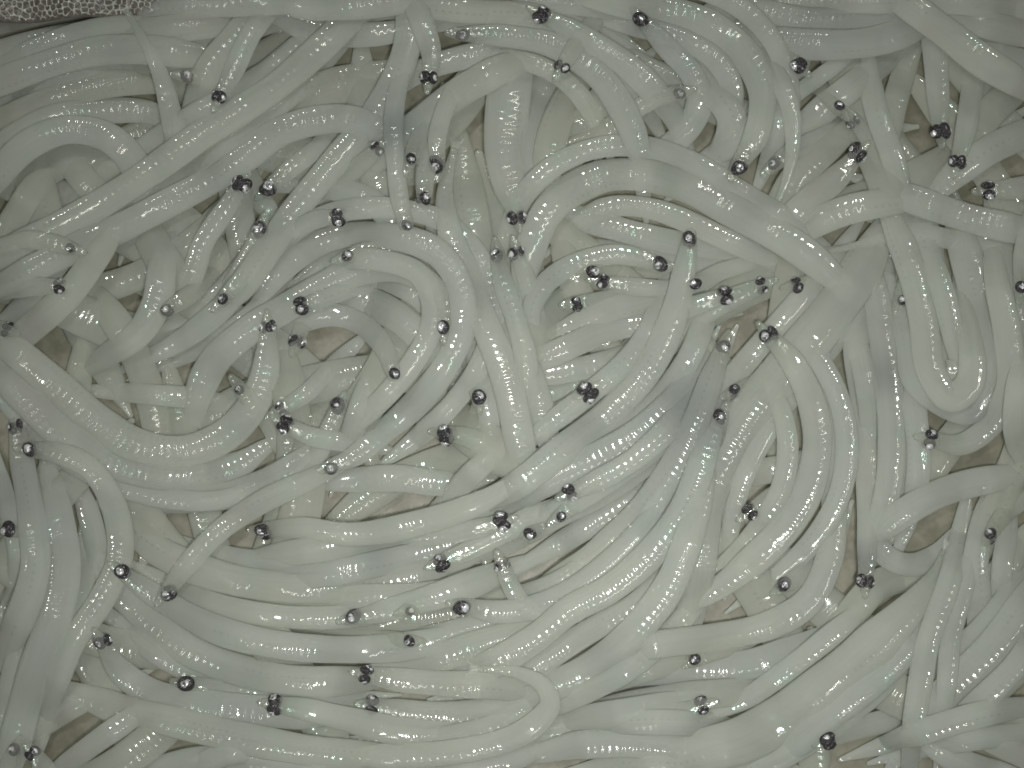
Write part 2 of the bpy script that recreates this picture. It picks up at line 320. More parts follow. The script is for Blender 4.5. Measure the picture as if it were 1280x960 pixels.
(8,50,'',[(1090,-30),(1139,8),(1184,42),(1228,76),(1290,112),(1340,140)],"slanting down from the top edge into the right edge, over its neighbours"),
(6,44,'',[(1150,15),(1200,22),(1250,35),(1320,52)],"in the top right corner with one flat bright glint"),
(5,44,'',[(1170,50),(1220,64),(1280,78),(1330,84)],"between the corner glint and the slanting one at top right"),
(6,36,'',[(1085,60),(1088,100),(1096,140),(1112,185),(1125,225),(1138,270)],"slim and upright, left of a pair of heart-shaped eyes"),
(5,36,'o',[(1150,40),(1132,85),(1120,125),(1113,165),(1110,200)],"leaning behind the slim upright one at upper right"),
(6,42,'P',[(1176,165),(1172,110),(1168,55),(1160,10)],"pointing straight down, dark eyes together like a heart"),
(6,38,'P',[(1197,203),(1208,160),(1216,110),(1222,70)],"with two small eyes just below the heart-shaped pair"),
(7,42,'P',[(1235,238),(1280,235),(1340,226)],"pointing left from the right edge with two square black eyes"),
(7,46,'',[(1165,245),(1200,213),(1240,186),(1300,160),(1340,150)],"leaning out to the right edge above the two square black eyes"),
(4,46,'o',[(1190,230),(1230,150),(1270,110),(1300,80)],"deep under the slanting one near the right edge"),
(7,44,'',[(965,312),(1005,286),(1055,264),(1110,253),(1165,252)],"short level piece with a streak, below the thick one pointing up right"),
(7,48,'P',[(1073,192),(1046,222),(1010,252),(975,288),(945,325)],"thick, pointing up right with two jet eyes at its head"),
(5,30,'S',[(1048,135),(1028,112),(1000,95)],"with upper small eye of two above the thick one pointing up right"),
(5,30,'Q',[(1069,151),(1090,180),(1110,215)],"with lower small eye of two above the thick one pointing up right"),
(7,26,'',[(970,142),(990,122),(1030,92),(1070,62)],"narrow strip with a thin straight shine near the top right"),
(5,32,'Q',[(998,82),(975,62),(950,42)],"with dark eye below the level pair along the top edge"),
(5,28,'S',[(968,206),(985,192),(1010,178),(1050,160)],"with half hidden eye beside the thin hanging tail end"),
(4,44,'',[(985,170),(1040,128),(1085,92),(1130,60)],"slanting under the narrow strip with a thin straight shine"),
(3,46,'o',[(950,330),(990,230),(1040,180),(1090,140)],"buried under the thick one pointing up right"),
(5,48,'',[(1150,240),(1160,320),(1168,400),(1172,455)],"filling the inside left of the narrow U"),
(6,46,'',[(1090,230),(1150,252),(1220,275),(1300,292),(1340,300)],"level above the narrow U, under the two square black eyes"),
(6,26,'T',[(1165,290),(1110,297),(1065,308),(1030,316)],"tapering strip above the start of the thickest one"),
(5,46,'',[(1240,270),(1255,340),(1268,410),(1285,480)],"upright at the right edge, behind the ringed eye cut by the frame"),
# --- lower right
(8,60,'T',[(830,955),(880,938),(930,924),(978,897),(1035,855),(1090,808),(1135,764),(1170,722),(1184,690)],"broad with a wide bright patch, rising right to a yellowish tail"),
(7,48,'',[(955,955),(1000,926),(1038,892),(1100,842),(1150,785),(1175,735)],"lying along the lower side of the broad one with a wide bright patch"),
(8,36,'',[(1206,635),(1196,690),(1184,735),(1162,795),(1150,855),(1140,925),(1135,985)],"thin upright one crossing at lower right down to the bottom edge"),
(7,50,'',[(1330,700),(1285,752),(1238,812),(1186,862),(1148,905),(1120,950)],"dull and thick, slanting in from the right edge at lower right"),
(6,46,'o',[(1340,770),(1285,822),(1235,868),(1185,905)],"below the dull thick one at lower right"),
(8,38,'',[(1085,938),(1130,923),(1180,906),(1240,890),(1320,878)],"level with a wide flat shine, in the bottom right corner"),
(7,38,'',[(1150,925),(1185,945),(1230,962),(1290,978)],"cut by the bottom edge under the wide flat shine"),
(7,38,'',[(1215,915),(1260,936),(1310,960)],"with a narrow shine, last in the bottom right corner"),
(7,34,'',[(1083,640),(1094,675),(1112,698),(1140,706),(1170,694),(1192,668)],"short curl under the smooth curved one from the right edge"),
(6,38,'',[(1245,600),(1230,650),(1220,700),(1224,760),(1214,830)],"upright at right, with a sharp glint at its top"),
(5,32,'Qo',[(1237,669),(1256,642),(1282,622)],"with blurred eye near the right edge, beside an upright one"),
(5,44,'o',[(1340,640),(1290,670),(1250,720),(1235,770)],"dull one below the blurred eye at the right edge"),
(5,44,'',[(1035,790),(990,813),(930,832),(850,838),(780,842),(715,865)],"sweeping left below the one with the strongest bead row"),
(4,42,'o',[(965,850),(920,864),(860,870),(790,880),(715,895)],"dull and level, above the paired eyes at lower right"),
(6,42,'P',[(878,882),(848,891),(800,900),(740,906),(680,918)],"with paired dark eyes at bottom right of centre, facing right"),
(7,42,'',[(980,960),(910,946),(850,936),(790,930),(720,932),(650,948)],"level along the bottom edge with a line of square glints"),
(6,38,'Q',[(1035,925),(1070,911),(1120,898)],"with small dark eye at the bottom, under the broad one's neighbour"),
(5,38,'S',[(980,733),(1003,718),(1032,700),(1050,660)],"with glassy ringed eye below the big bow"),
(4,34,'So',[(868,825),(895,812),(935,800)],"with dim blurred eye right of the curving bands"),
(3,46,'o',[(1040,800),(1070,760),(1100,730),(1150,720)],"buried between the bluish head and the broad one"),
# --- lower left and the sweeping bands
(8,46,'Q',[(128,803),(150,838),(190,866),(250,880),(320,888),(400,892),(460,890)],"with dark eyed at lower left, curving right with a chain of large glints"),
(7,46,'',[(85,862),(150,886),(220,903),(300,922),(380,937),(460,946),(560,958)],"below the chain of large glints, with a finer bead chain of its own"),
(8,34,'',[(40,1000),(79,960),(117,930),(165,897),(205,872)],"narrow, with a bright diagonal streak in the bottom left corner"),
(7,36,'',[(220,985),(254,956),(292,940),(335,945)],"bottom edge stub with a shiny upper side, right of the diagonal streak"),
(6,40,'',[(15,932),(60,900),(110,872),(160,850)],"behind the bright diagonal streak in the bottom left corner"),
(8,34,'S',[(18,938),(6,962),(-20,1000)],"with ringed eye in the bottom left corner"),
(5,30,'Q',[(41,940),(60,965),(80,1000)],"with small blot of an eye right of the ringed corner eye"),
(3,44,'o',[(-20,850),(20,830),(60,830),(110,790)],"deep by the left edge near the bottom"),
(7,42,'S',[(152,715),(198,747),(268,786),(348,806),(430,812),(520,806),(600,782)],"with small round ringed eye at left, left of a larger ringed eye"),
(8,36,'S',[(207,741),(235,705),(275,663),(330,626),(390,598),(440,572)],"with largest ringed eye at lower left, body slanting up to big arc"),
(7,38,'S',[(330,662),(378,660),(440,668),(520,655),(600,628),(655,596)],"with ringed eye beside a white glint, below the big U-shaped loop"),
(5,46,'',[(150,650),(200,690),(280,722),(370,735),(460,732),(540,715),(600,690)],"uppermost smooth band sweeping right from the long hook"),
(4,46,'',[(110,690),(165,755),(240,815),(330,845),(420,852),(500,842)],"smooth band under the small round ringed eye"),
(6,40,'',[(300,702),(360,692),(430,681),(510,665),(590,640),(650,610)],"band with a rising bead streak, under one with a glint by its eye"),
(6,38,'',[(340,728),(400,719),(480,703),(560,682),(620,662)],"band with one bold oblong glint in the lower middle"),
(7,36,'Q',[(550,703),(590,686),(640,660),(690,632)],"with crumpled black head with a blue-grey neck in the lower middle"),
(6,38,'',[(390,752),(460,746),(540,742),(605,728),(660,705)],"band with a short level bead row in the lower middle"),
(7,42,'S',[(440,773),(480,764),(540,747),(600,726),(655,702)],"with bright ringed eye at lower middle, left of a pale round eye"),
(7,42,'S',[(578,757),(625,765),(690,752),(750,716),(800,668),(840,600)],"with pale cloudy round eye right of the bright ringed eye"),
(6,44,'',[(465,840),(530,827),(590,809),(650,790),(715,760),(775,712),(825,655),(850,590)],"curving band under the pale cloudy round eye"),
(7,44,'',[(535,852),(610,832),(670,797),(712,763),(764,735),(815,690),(855,635),(880,570),(900,500)],"curving band with the one big white glint"),
(7,48,'',[(615,882),(690,858),(750,828),(800,782),(838,730),(862,670),(885,600)],"outermost of the curving bands, against the dark gap"),
(8,38,'T',[(430,946),(540,943),(625,928),(668,906),(688,879),(677,855),(645,840),(598,836)],"turning back on itself in a blunt bend at the bottom middle"),
(7,42,'P',[(457,843),(500,850),(560,855),(620,858),(680,872)],"upper of two dark heads at the bottom, facing left"),
(7,42,'P',[(464,882),(520,890),(580,893),(640,886),(685,870)],"lower of two dark heads at the bottom, facing left"),
(8,42,'P',[(343,881),(378,886),(430,898),(500,914),(580,916)],"with black bow-tie eyes at the bottom left of centre"),
(6,42,'',[(690,907),(750,896),(820,885),(885,872)],"level piece right of the blunt bend"),
(5,38,'o',[(715,862),(770,848),(830,830),(890,815)],"thin level piece above the level piece right of the blunt bend"),
(6,44,'',[(690,978),(780,962),(860,960),(940,968)],"lowest along the bottom edge"),
(6,44,'',[(180,960),(280,950),(380,962),(480,975)],"dim piece along the bottom edge under the finer bead chain"),
(7,34,'P',[(628,652),(600,660),(560,668),(510,672)],"with wet black head below the two stacked eyes"),
(6,28,'S',[(664,666),(640,680),(605,692)],"with tiny eye right of the wet black head"),
(6,28,'S',[(700,645),(725,625),(760,600)],"with small dark eye below the two stacked eyes, by a yellow patch"),
(7,30,'P',[(628,706),(640,735),(662,762),(700,770)],"with shrivelled grey head with silver scratches"),
(5,28,'So',[(512,761),(535,752),(570,742)],"with small black speck of an eye right of the bright ringed eye"),
(5,30,'So',[(512,801),(488,800),(450,800)],"with dark eye in the greenish slit under the bright ringed eye"),
(5,34,'So',[(233,855),(262,860),(310,868)],"with blurred sunken eye above the chain of large glints"),
# --- along the far rim
(5,38,'',[(150,26),(200,10),(300,6),(400,0),(470,-20)],"lying over the liner along the top edge, right of the hanging tail"),
(4,40,'',[(430,30),(470,12),(520,6),(600,14),(660,10)],"hugging the top edge above the left facing eye"),
(5,36,'',[(960,6),(1040,2),(1120,2),(1180,-8)],"flat against the top edge above the upper level one"),
(6,40,'',[(1130,6),(1190,2),(1250,8),(1320,14)],"flat against the top edge in the top right corner"),
(5,36,'',[(640,8),(700,4),(770,8),(830,-10)],"flat against the top edge behind the smooth hooked arc"),
(6,40,'',[(325,-12),(380,8),(440,9),(500,3),(570,-14)],"flat against the top edge, left of the lowest hanging black eyes"),
(5,40,'o',[(700,190),(760,165),(800,130),(830,90)],"deep between the brightest glint patch and the curl near the top"),
(3,44,'',[(880,200),(930,170),(980,130),(1000,90)],"deep under the long black eye at the top"),
]
# ------------------------------------------------------------------ pixels to place
CAMW = np.array(cam.location); RM = np.array(cam.rotation_euler.to_matrix())
def place(px, py, z):
    """point of the place at height z seen at a pixel of the photograph; also cm per pixel there"""
    d = np.stack([(px-640)/FPX, -(py-480)/FPX, -np.ones_like(px)], -1) @ RM.T
    t = (z - CAMW[2]) / d[..., 2]
    return CAMW + d*t[..., None], t/FPX
def spline(pts, step=4.0):
    P = np.array(pts, float)
    P = np.vstack([2*P[0]-P[1], P, 2*P[-1]-P[-2]])
    out = []
    for i in range(1, len(P)-2):
        p0, p1, p2, p3 = P[i-1:i+3]
        t = np.linspace(0, 1, 40, endpoint=False)[:, None]
        a0 = max(np.linalg.norm(p1-p0), 1)**.5; a1 = max(np.linalg.norm(p2-p1), 1)**.5; a2 = max(np.linalg.norm(p3-p2), 1)**.5
        m1 = (p2-p1) + a1*((p1-p0)/a0 - (p2-p0)/(a0+a1)); m2 = (p2-p1) + a1*((p3-p2)/a2 - (p3-p1)/(a1+a2))
        out.append(p1*(2*t**3-3*t**2+1) + m1*(t**3-2*t**2+t) + p2*(-2*t**3+3*t**2) + m2*(t**3-t**2))
    out.append(P[-2][None]); Q = np.vstack(out)
    s = np.r_[0, np.cumsum(np.linalg.norm(np.diff(Q, axis=0), axis=1))]
    n = max(8, int(s[-1]/step)); ss = np.linspace(0, s[-1], n+1)
    R = np.stack([np.interp(ss, s, Q[:, k]) for k in (0, 1)], 1)
    return R, ss
def gauss(a, sig):
    k = np.arange(-int(3*sig), int(3*sig)+1); w = np.exp(-.5*(k/sig)**2); w /= w.sum()
    return np.convolve(np.pad(a, len(k)//2, mode='edge'), w, 'valid')

# heap: height field in picture cells, so that each fish settles on those below it
CELL = 4; GX0, GY0, GW, GH = -320, -320, 480, 400
HGT = np.zeros((GH, GW)); IDM = -np.ones((GH, GW), int)
SNOUT = 20.0; EXT = 38.0
fishes = []
def settle(idx, row):
    layer, w, flag, pts, text = row
    head = flag[:1] if flag[:1] in 'PSQ' and flag else ''
    tail = 'T' in flag
    if head:                                        # first point is the eye: let the snout reach past it
        a, b = np.array(pts[0], float), np.array(pts[1], float)
        d = (a-b)/np.linalg.norm(a-b); pts = [tuple(a + d*SNOUT)] + list(pts)
    else:                                           # unseen ends run on beneath the others
        a, b = np.array(pts[0], float), np.array(pts[1], float); pts = [tuple(a + (a-b)/np.linalg.norm(a-b)*EXT)] + list(pts)
    if not tail:
        a, b = np.array(pts[-1], float), np.array(pts[-2], float); pts = list(pts) + [tuple(a + (a-b)/np.linalg.norm(a-b)*EXT)]
    R, s = spline(pts); L = s[-1]; n = len(s)
    hw = (w*.84 if w < 54 else w*.95)/2.0; rg = np.random.default_rng(idx+11)
    prof = np.full(n, hw)
    if head:
        knots = [0, 4, 10, 20, 34, 60, 100, 150]; vals = [2.0, 4.5, 7.5, 10.0, 10.8, .5*hw+6, .88*hw, hw]
        if L < 170: knots = [k*L/170 if k > 34 else k for k in knots]
        prof = np.minimum(prof, np.interp(s, knots, vals))
    else:
        prof *= np.interp(s, [0, 30, min(90, L*.35)], [.14, .5, 1]) if L > 100 else np.interp(s, [0, 20, L*.4], [.2, .6, 1])
    if tail: prof *= np.interp(L-s, [0, 14, 60, 150], [.26, .30, .55, 1])
    else:    prof *= np.interp(L-s, [0, min(120, L*.35)], [.40 if L > 200 else .5, 1])
    if not tail: prof *= np.interp(L-s, [0, 26, min(60, L*.3)], [.22, .72, 1])
    prof = gauss(prof, 2.0)
    prof *= 1 + .03*np.sin(s/37+rg.uniform(0, 6)) + .02*np.sin(s/17+rg.uniform(0, 6))
    T = np.gradient(R, axis=0); T /= np.linalg.norm(T, axis=1)[:, None]
    N = np.stack([-T[:, 1], T[:, 0]], 1)
    g = np.zeros(n)
    for i in range(n):                              # support below this cross-section
        hs = []
        for f in (-.6, -.3, 0, .3, .6):
            q = R[i] + N[i]*f*prof[i]
            cx = int((q[0]-GX0)/CELL); cy = int((q[1]-GY0)/CELL)
            hs.append(HGT[min(max(cy, 0), GH-1), min(max(cx, 0), GW-1)])
        hs.sort(); g[i] = .5*hs[-1] + .5*hs[-2]
    k = 5
    gm = np.array([g[max(0, i-k):i+k+1].max() for i in range(n)])
    g = gauss(gauss(.6*gm+.4*g, 4.0), 3.0)
    rz = prof*.0098*.45                             # half height in cm, belly pressed flat
    sink = .28 + .02*max(0, 8-layer)
    z = g + rz*(1-sink)
    if not head: z -= np.interp(s, [0, 38, 120], [.46, .26, 0])
    if not tail: z -= np.interp(L-s, [0, 38, 120], [.46, .26, 0])
    z = np.maximum(z, rz*.9)
    for i in range(n):                              # stamp
        r = prof[i]; rc = int(r/CELL)+1
        cx = (R[i, 0]-GX0)/CELL; cy = (R[i, 1]-GY0)/CELL
        x0, y0 = int(cx)-rc, int(cy)-rc
        if x0 < 0 or y0 < 0 or x0+2*rc+2 > GW or y0+2*rc+2 > GH: continue
        yy, xx = np.mgrid[y0:y0+2*rc+2, x0:x0+2*rc+2]
        d2 = ((xx-cx)**2+(yy-cy)**2)*CELL**2/r**2
        h = np.where(d2 < 1, z[i] + rz[i]*np.sqrt(np.clip(1-d2, 0, 1)), -9)
        sub = HGT[y0:y0+2*rc+2, x0:x0+2*rc+2]; up = h > sub
        sub[up] = h[up]; IDM[y0:y0+2*rc+2, x0:x0+2*rc+2][up] = idx
    fishes.append(dict(idx=idx, R=R, s=s, prof=prof, z=z, rz=rz, head=head, tail=tail, deep_shade='o' in flag, text=text, w=w))

# fish buried at the bottom of the heap, first to be laid
UNDER = 'buried dull noodle fish showing only as slivers in gaps beneath the others'
rg = np.random.default_rng(3)
under = []
for gy in range(-1, 11):
    for gx in range(-1, 9):
        x = 60 + gx*148 + rg.uniform(-50, 50); y = 40 + gy*94 + rg.uniform(-35, 35)
        a = rg.uniform(0, math.pi); b = rg.uniform(-.9, .9); pts = []
        for k in range(-3, 4):
            t = k/3.0
            pts.append((x + 170*t*math.cos(a) - b*60*t*t*math.sin(a), y + 170*t*math.sin(a) + b*60*t*t*math.cos(a)))
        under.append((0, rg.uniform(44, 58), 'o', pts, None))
# slim neighbours lying along the flanks of the long ones, a little lower in the heap
COMP = []
for k, (layer, w, flag, pts, text) in enumerate(FISH):
    ln = sum(math.dist(a, b) for a, b in zip(pts, pts[1:]))
    if ln < 200 or 'o' in flag or len(text.replace('-', ' ').split()) > 12: continue
    R_, s_ = spline(pts); T_ = np.gradient(R_, axis=0); T_ /= np.linalg.norm(T_, axis=1)[:, None]
    for side in ((1, -1) if ln > 300 else (rg.choice([-1, 1]),)):
      label = 'by one '+text if side == 1 or ln <= 300 else 'opposite one '+text
      t = np.linspace(0, 1, len(s_)); a0 = rg.uniform(.02, .2); a1 = rg.uniform(.75, .98); sel = (t >= a0) & (t <= a1)
      off = w*.42 + rg.uniform(8, 13) + 8*np.sin(t*rg.uniform(3, 6) + rg.uniform(0, 6))
      Q_ = (R_ + side*np.stack([-T_[:, 1], T_[:, 0]], 1)*off[:, None])[sel][::12]
      if len(Q_) > 4: COMP.append((layer-rg.uniform(.4, 1.6), rg.uniform(30, 39), '', [tuple(q) for q in Q_], label))
rows = under + sorted(FISH + COMP, key=lambda r: r[0])
for i, r in enumerate(rows): settle(i, r)
vis = {}
fr = IDM[(0-GY0)//CELL:(960-GY0)//CELL, (0-GX0)//CELL:(1280-GX0)//CELL]
for i, c in zip(*np.unique(fr, return_counts=True)): vis[int(i)] = int(c)
HID = [rows[i][4] for i in range(len(rows)) if rows[i][4] and vis.get(i, 0) < 12]
if HID: print('BARELY SEEN:', HID)

def cell(q): return min(max(int((q[1]-GY0)/CELL), 0), GH-1), min(max(int((q[0]-GX0)/CELL), 0), GW-1)
# a head the photograph shows works its way up between its neighbours
for f in fishes:
    if f['head']:
        i = int(np.argmin(abs(f['s']-SNOUT)))
        top = []
        for k in range(max(0, i-3), i+4):
            for dx, dy in ((0, 0), (8, 0), (-8, 0), (0, 8), (0, -8)):
                c = cell((f['R'][k][0]+dx, f['R'][k][1]+dy))
                if IDM[c] != f['idx']: top.append(HGT[c])
        if top:
            lift = np.percentile(top, 75) - .02 - f['z'][i]
            if lift > 0:
                f['z'] = f['z'] + min(lift, .8)*np.interp(f['s'], [0, 32, 60, 120], [1, 1, .7, 0])
for f in fishes:
    if f['text']:
        n_ = len(('noodle fish '+f['text']).replace('-', ' ').split())
        if n_ > 16: print('LABEL', n_, f['text'])
print('under seen', sum(1 for f in fishes if f['text'] is None and vis.get(f['idx'], 0) >= 62), 'comp', len(COMP))
# ------------------------------------------------------------------ builders
# what lies beside each buried fish in sight
BURIED = {}
taken = set()
for f in fishes:
    if f['text'] is None and vis.get(f['idx'], 0) >= 62:
        m = fr == f['idx']; g = np.zeros_like(m)
        for dy, dx in ((0, 2), (2, 0), (0, -2), (-2, 0)): g |= np.roll(np.roll(m, dy, 0), dx, 1)
        ids, cnt = np.unique(fr[g & ~m], return_counts=True)
        for k in np.argsort(-cnt):
            t = fishes[int(ids[k])]['text'] if ids[k] >= 0 else None
            if t and not t.startswith(('by one ', 'opposite one ')) and t not in taken and len(t.replace('-', ' ').split()) <= 11:
                taken.add(t); BURIED[f['idx']] = 'dull buried fish beside one ' + t; break
def link(name, mesh, m=None, parent=None):
    o = bpy.data.objects.new(name, mesh); COL.objects.link(o)
    if m and not mesh.materials: mesh.materials.append(m)
    if parent: o.parent = parent
    return o
def tag(o, label, cat, group=None, kind=None):
    if label: o['label'] = label
    if cat: o['category'] = cat
    if group: o['group'] = group
    if kind: o['kind'] = kind
def mesh_np(name, V, F, uv=None, clear=None, m=None):
    me = bpy.data.meshes.new(name); me.from_pydata(V.tolist() if hasattr(V, 'tolist') else V, [], F)
    me.polygons.foreach_set('use_smooth', [True]*len(me.polygons))
    if uv is not None:
        l = me.uv_layers.new(name='UVMap'); l.data.foreach_set('uv', np.asarray(uv, np.float32).ravel())
    if clear is not None:
        a = me.attributes.new('clear', 'FLOAT', 'POINT'); a.data.foreach_set('value', np.asarray(clear, np.float32))
    if m: me.materials.append(m)
    me.update(); return me

def ball(name, rx, ry, rz, nu=16, nv=10):
    V = [(0, 0, rz)]; F = []
    for j in range(1, nv):
        th = math.pi*j/nv
        for i in range(nu):
            ph = 2*math.pi*i/nu; V.append((rx*math.sin(th)*math.cos(ph), ry*math.sin(th)*math.sin(ph), rz*math.cos(th)))
    V.append((0, 0, -rz)); e = len(V)-1
    for i in range(nu):
        F.append((0, 1+i, 1+(i+1) % nu)); F.append((e, e-nu+(i+1) % nu, e-nu+i))
    for j in range(nv-2):
        for i in range(nu):
            a = 1+j*nu+i; b = 1+j*nu+(i+1) % nu; F.append((a, a+nu, b+nu, b))
    return mesh_np(name, np.array(V), F)
def dented(name, rx, ry, rz, nu, nv, seed, amt, m):
    me = ball(name, rx, ry, rz, nu, nv); k = np.random.default_rng(seed)
    D = k.normal(size=(7, 3)); D /= np.linalg.norm(D, axis=1)[:, None]; A = k.uniform(-1, 1, 7)*amt
    for v in me.vertices:
        n_ = np.array(v.co)/np.array((rx, ry, rz)); n_ /= np.linalg.norm(n_)
        v.co = v.co * float(1 + (A*np.clip(D @ n_, 0, 1)**3).sum())
    me.update(); me.materials.append(m); return me
EYES = [dented('eye', .092, .076, .058, 18, 12, 40+k, .26, M_EYE) for k in range(5)]
LENSES = [dented('lens', .052, .047, .032, 12, 8, 60+k, .3, M_LENS) for k in range(4)]

NSEG = 24
# smoky blue-grey organs showing through the flesh: x, y, reach, strength
SMOKE = [(872, 528, 46, .42), (494, 165, 26, .45), (468, 690, 24, .35), (1083, 700, 24, .4), (1105, 470, 26, .4), (1030, 25, 40, .25), (1225, 520, 22, .4), (800, 25, 20, .3)]
def build(f):
    R, s, prof, rz, z = f['R'], f['s'], f['prof'], f['rz'], f['z']
    P, cpp = place(R[:, 0], R[:, 1], z)
    rx = prof*cpp
    n = len(s)
    T = np.gradient(P, axis=0); T /= np.linalg.norm(T, axis=1)[:, None]
    Lt = np.cross(np.array([0, 0, 1.0]), T); Lt /= np.linalg.norm(Lt, axis=1)[:, None]
    Up = np.cross(T, Lt)
    th = np.linspace(0, 2*math.pi, NSEG, endpoint=False)
    roll = np.random.default_rng(f['idx']).uniform(-1, 1)
    # cross-section: an ellipse, belly a little flatter, back with a faint keel
    cx = np.cos(th); sx = np.sin(th)
    up = np.clip(1-np.abs(cx)**1.5, 0, 1)**.78          # back rises to a soft keel, leaning a little to one side
    sx2 = np.where(sx < 0, sx*.9, up); cx = cx + .30*roll*np.clip(sx2, 0, 1)
    ring = P[:, None] + Lt[:, None]*(rx[:, None]*cx)[..., None] + Up[:, None]*(rz[:, None]*sx2)[..., None]
    V = ring.reshape(-1, 3)
    tipa = P[0] - T[0]*rx[0]*.8; tipb = P[-1] + T[-1]*rx[-1]*(.9 if not f['tail'] else .3)
    V = np.vstack([V, tipa, tipb]); F = []; UV = []
    vv = (th/(2*math.pi) + roll*.1)
    L = s[-1]
    for i in range(n-1):
        for j in range(NSEG):
            k = (j+1) % NSEG; a = i*NSEG
            F.append((a+j, a+NSEG+j, a+NSEG+k, a+k))
            v0, v1 = vv[j], vv[j]+1/NSEG
            UV += [(s[i]/100, v0), (s[i+1]/100, v0), (s[i+1]/100, v1), (s[i]/100, v1)]
    e = n*NSEG
    for j in range(NSEG):
        k = (j+1) % NSEG
        F.append((e, j, k)); UV += [(s[0]/100, vv[j]), (s[0]/100, vv[j]), (s[0]/100, vv[j]+1/NSEG)]
        F.append((e+1, e-NSEG+k, e-NSEG+j)); UV += [(s[-1]/100, vv[j]+1/NSEG), (s[-1]/100, vv[j]), (s[-1]/100, vv[j])]
    cl = np.zeros(n)
    if f['head']: cl = np.maximum(cl, np.interp(s, [0, 30, 75], [1, .8, 0]))
    if f['tail']: cl = np.maximum(cl, np.interp(L-s, [0, 60], [.9, 0]))
    cl = np.r_[np.repeat(cl, NSEG), cl[0], cl[-1]]
    sm = np.zeros(n)
    for sx_, sy_, sr_, sw_ in SMOKE:
        sm = np.maximum(sm, sw_*np.exp(-((R[:, 0]-sx_)**2+(R[:, 1]-sy_)**2)/sr_**2))
    me_ = mesh_np('noodle_fish', V, F, UV, cl, M_DEEP_SHADE if f['deep_shade'] else M_FLESH)
    if sm.max() > .05:
        at_ = me_.attributes.new('smoke', 'FLOAT', 'POINT'); at_.data.foreach_set('value', np.r_[np.repeat(sm, NSEG), sm[0], sm[-1]].astype(np.float32))
    o = link('noodle_fish', me_)
    lab = (('slim fish ' if f['text'].startswith(('by one ', 'opposite one ')) else 'noodle fish ') + f['text']) if f['text'] else BURIED.get(f['idx'], UNDER)
    tag(o, lab, 'fish', 'noodle fish heaped in the tray' if f['text'] else 'noodle fish buried at the bottom of the heap')
    if f['head']:
        i = int(np.argmin(abs(s-SNOUT))); q = np.random.default_rng(f['idx']+5)
        ang = {'P': (math.radians(28), math.radians(152)), 'S': (math.radians(80),), 'Q': (math.radians(62), math.radians(178))}[f['head']]
        if f['head'] == 'S' and q.random() < .5: ang = (math.radians(104),)
        elif f['head'] == 'Q' and q.random() < .5: ang = tuple(math.pi-a for a in ang)
        sc = q.uniform(.8, 1.2) * (.8 if f['w'] < 31 else 1) * (1.12 if f['head'] == 'S' else 1.02)
        for a in ang:
            d = Lt[i]*math.cos(a) + Up[i]*math.sin(a)
            c = P[i] + Lt[i]*math.cos(a)*rx[i]*.66 + Up[i]*(math.sin(a)*rz[i]*.8 - q.choice([.0, .015, .04, .06]))
            X = T[i] - d*T[i].dot(d); X /= np.linalg.norm(X); Y = np.cross(d, X)
            M = Matrix(((X[0], Y[0], d[0], c[0]), (X[1], Y[1], d[1], c[1]), (X[2], Y[2], d[2], c[2]), (0, 0, 0, 1)))
            ey = link('eye', EYES[q.integers(5)], None, o); ey.matrix_world = M @ Matrix.Scale(sc, 4)
            le = link('lens', LENSES[q.integers(4)], None, ey); le.location = (q.uniform(-.012, .012), q.uniform(-.012, .012), .038)
    if f['tail']:
        # forked fan with rays, two skins 0.1 mm apart
        A, Bx = T[-1], Lt[-1]; m = 9; rows_ = 5; ln, sp = .22, .11
        pts = []
        for k in (1, -1):
            for a in range(rows_):
                for b in range(m):
                    t = a/(rows_-1); y = b/(m-1)*2-1
                    reach = ln*(.62 + .38*abs(y)**1.3)
                    w_ = rx[-1]*.7*(1-t) + sp*t
                    pts.append(P[-1] - A*.03 + A*(reach*t) + Bx*(y*w_) + Up[-1]*(.02*math.sin(y*5)*t + k*.006*(1-.7*t)))
        F = []; UV = []
        def q_(a, b): return a*m+b
        N1 = rows_*m
        for a in range(rows_-1):
            for b in range(m-1):
                F.append((q_(a, b), q_(a+1, b), q_(a+1, b+1), q_(a, b+1))); UV += [(0, b/m), (1, b/m), (1, (b+1)/m), (0, (b+1)/m)]
                F.append((N1+q_(a, b), N1+q_(a, b+1), N1+q_(a+1, b+1), N1+q_(a+1, b))); UV += [(0, b/m), (0, (b+1)/m), (1, (b+1)/m), (1, b/m)]
        for b in range(m-1):
            a = rows_-1; F.append((q_(a, b), N1+q_(a, b), N1+q_(a, b+1), q_(a, b+1))); UV += [(1, b/m)]*4
        link('tail_fin', mesh_np('tail_fin', np.array(pts), F, UV, None, M_FIN), None, o)
    return o
for f in fishes:
    if vis.get(f['idx'], 0) < (62 if f['text'] is None else 45 if f['text'].startswith(('by one ', 'opposite one ')) else 12) and not f['head']: continue       # nothing of it in sight
    build(f)

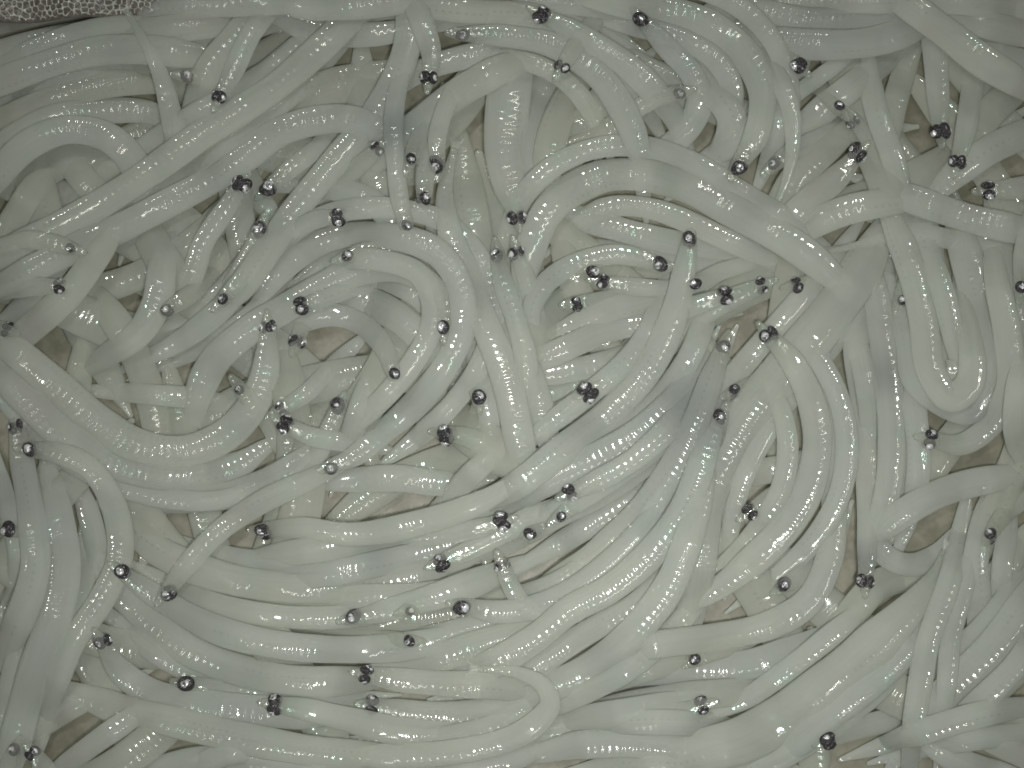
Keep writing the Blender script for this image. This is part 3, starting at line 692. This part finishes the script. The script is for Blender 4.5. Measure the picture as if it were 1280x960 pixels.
# ------------------------------------------------------------------ tray and liner
import bmesh
def boxes(name, lst, m, parent, bev=.05):
    bm = bmesh.new()
    for (x0, y0, z0, x1, y1, z1) in lst:
        r = bmesh.ops.create_cube(bm, size=1)
        for v in r['verts']:
            v.co = Vector(((v.co.x+.5)*(x1-x0)+x0, (v.co.y+.5)*(y1-y0)+y0, (v.co.z+.5)*(z1-z0)+z0))
    bmesh.ops.bevel(bm, geom=bm.edges[:], offset=bev, segments=2, affect='EDGES')
    me = bpy.data.meshes.new(name); bm.to_mesh(me); bm.free()
    return link(name, me, m, parent)
tray = bpy.data.objects.new('fish_tray', None); COL.objects.link(tray)
tag(tray, 'wet brown tray under the heap of noodle fish', 'tray')
yr = float(place(np.array(90.), np.array(14.), np.array(.5))[0][1]) + .28       # where the liner runs along the far side
boxes('base', [(-11, -9, -.6, 11, yr+2.9, -.1)], M_TRAY, tray)
fl = boxes('rim', [(-11, yr+2.2, -.1, 11, yr+2.9, 1.6), (-11, -9, -.1, -10.4, yr+2.2, 1.6), (10.4, -9, -.1, 11, yr+2.2, 1.6)], M_TRAY, tray)
# white net liner along the far rim: strands round irregular cells, on a brown backing
liner = bpy.data.objects.new('net_liner', None); COL.objects.link(liner)
tag(liner, 'white netted liner with small dark cells along the top edge', 'liner')
def sheet_z(x, y):
    return 0.55 + .10*np.clip((y-yr)/.4, -2, 2.5) + .05*np.sin(x*2.1) + .04*np.sin(x*5.3+y*4)
gx = np.arange(-7.3, -3.3, .012); gy = np.arange(yr-.35, yr+.3, .012)
X, Y = np.meshgrid(gx, gy); Y = Y + .032*(X+6.0)
rg = np.random.default_rng(9)
cx, cy = np.meshgrid(np.arange(-8.6, 8.6, .085), np.arange(yr-.5, yr+1.3, .068))
cx[1::2] += .042
S = np.stack([cx.ravel()+rg.uniform(-.03, .03, cx.size), cy.ravel()+rg.uniform(-.022, .022, cx.size)], 1)
S = S[rg.random(len(S)) > .12]
D1 = np.full(X.shape, 9.); D2 = np.full(X.shape, 9.)
for j in range(0, X.shape[1], 40):
    sl = slice(j, j+40); xs = X[:, sl]; ys = Y[:, sl]
    near = S[(S[:, 0] > xs.min()-.3) & (S[:, 0] < xs.max()+.3)]
    d = np.sqrt((xs[..., None]-near[:, 0])**2 + (ys[..., None]-near[:, 1])**2); d.sort(-1)
    D1[:, sl] = d[..., 0]; D2[:, sl] = d[..., 1]
E = D2-D1
Zs = sheet_z(X, Y) + .035*np.clip(1-E/.03, 0, 1) + rg.normal(0, .002, X.shape)
keep = E < .026
ny, nx = X.shape; idx = -np.ones(X.shape, int); F = []; V = []
fc = keep[:-1, :-1] & keep[1:, :-1] & keep[:-1, 1:] & keep[1:, 1:]
used = np.zeros(X.shape, bool)
used[:-1, :-1] |= fc; used[1:, :-1] |= fc; used[:-1, 1:] |= fc; used[1:, 1:] |= fc
idx[used] = np.arange(used.sum()); V = np.stack([X[used], Y[used], Zs[used]], 1)
a, b = np.nonzero(fc)
F = np.stack([idx[a, b], idx[a, b+1], idx[a+1, b+1], idx[a+1, b]], 1).tolist()
net = link('netting', mesh_np('netting', V, F, None, None, M_NET), None, liner)
sol = net.modifiers.new('thickness', 'SOLIDIFY'); sol.thickness = .02
net['kind'] = 'stuff'
gx = np.arange(-8.5, -3.1, .1); gy = np.arange(yr-.35, yr+.76, .1)
X, Y = np.meshgrid(gx, gy); Y = Y + .032*(X+6.0); Z = sheet_z(X, Y)-.05; ny, nx = X.shape
V = np.stack([X.ravel(), Y.ravel(), Z.ravel()], 1)
F = [(i*nx+j, i*nx+j+1, (i+1)*nx+j+1, (i+1)*nx+j) for i in range(ny-1) for j in range(nx-1)]
back = link('backing', mesh_np('backing', V, F, None, None, M_NETBACK), None, liner)
sol = back.modifiers.new('thickness', 'SOLIDIFY'); sol.thickness = .04
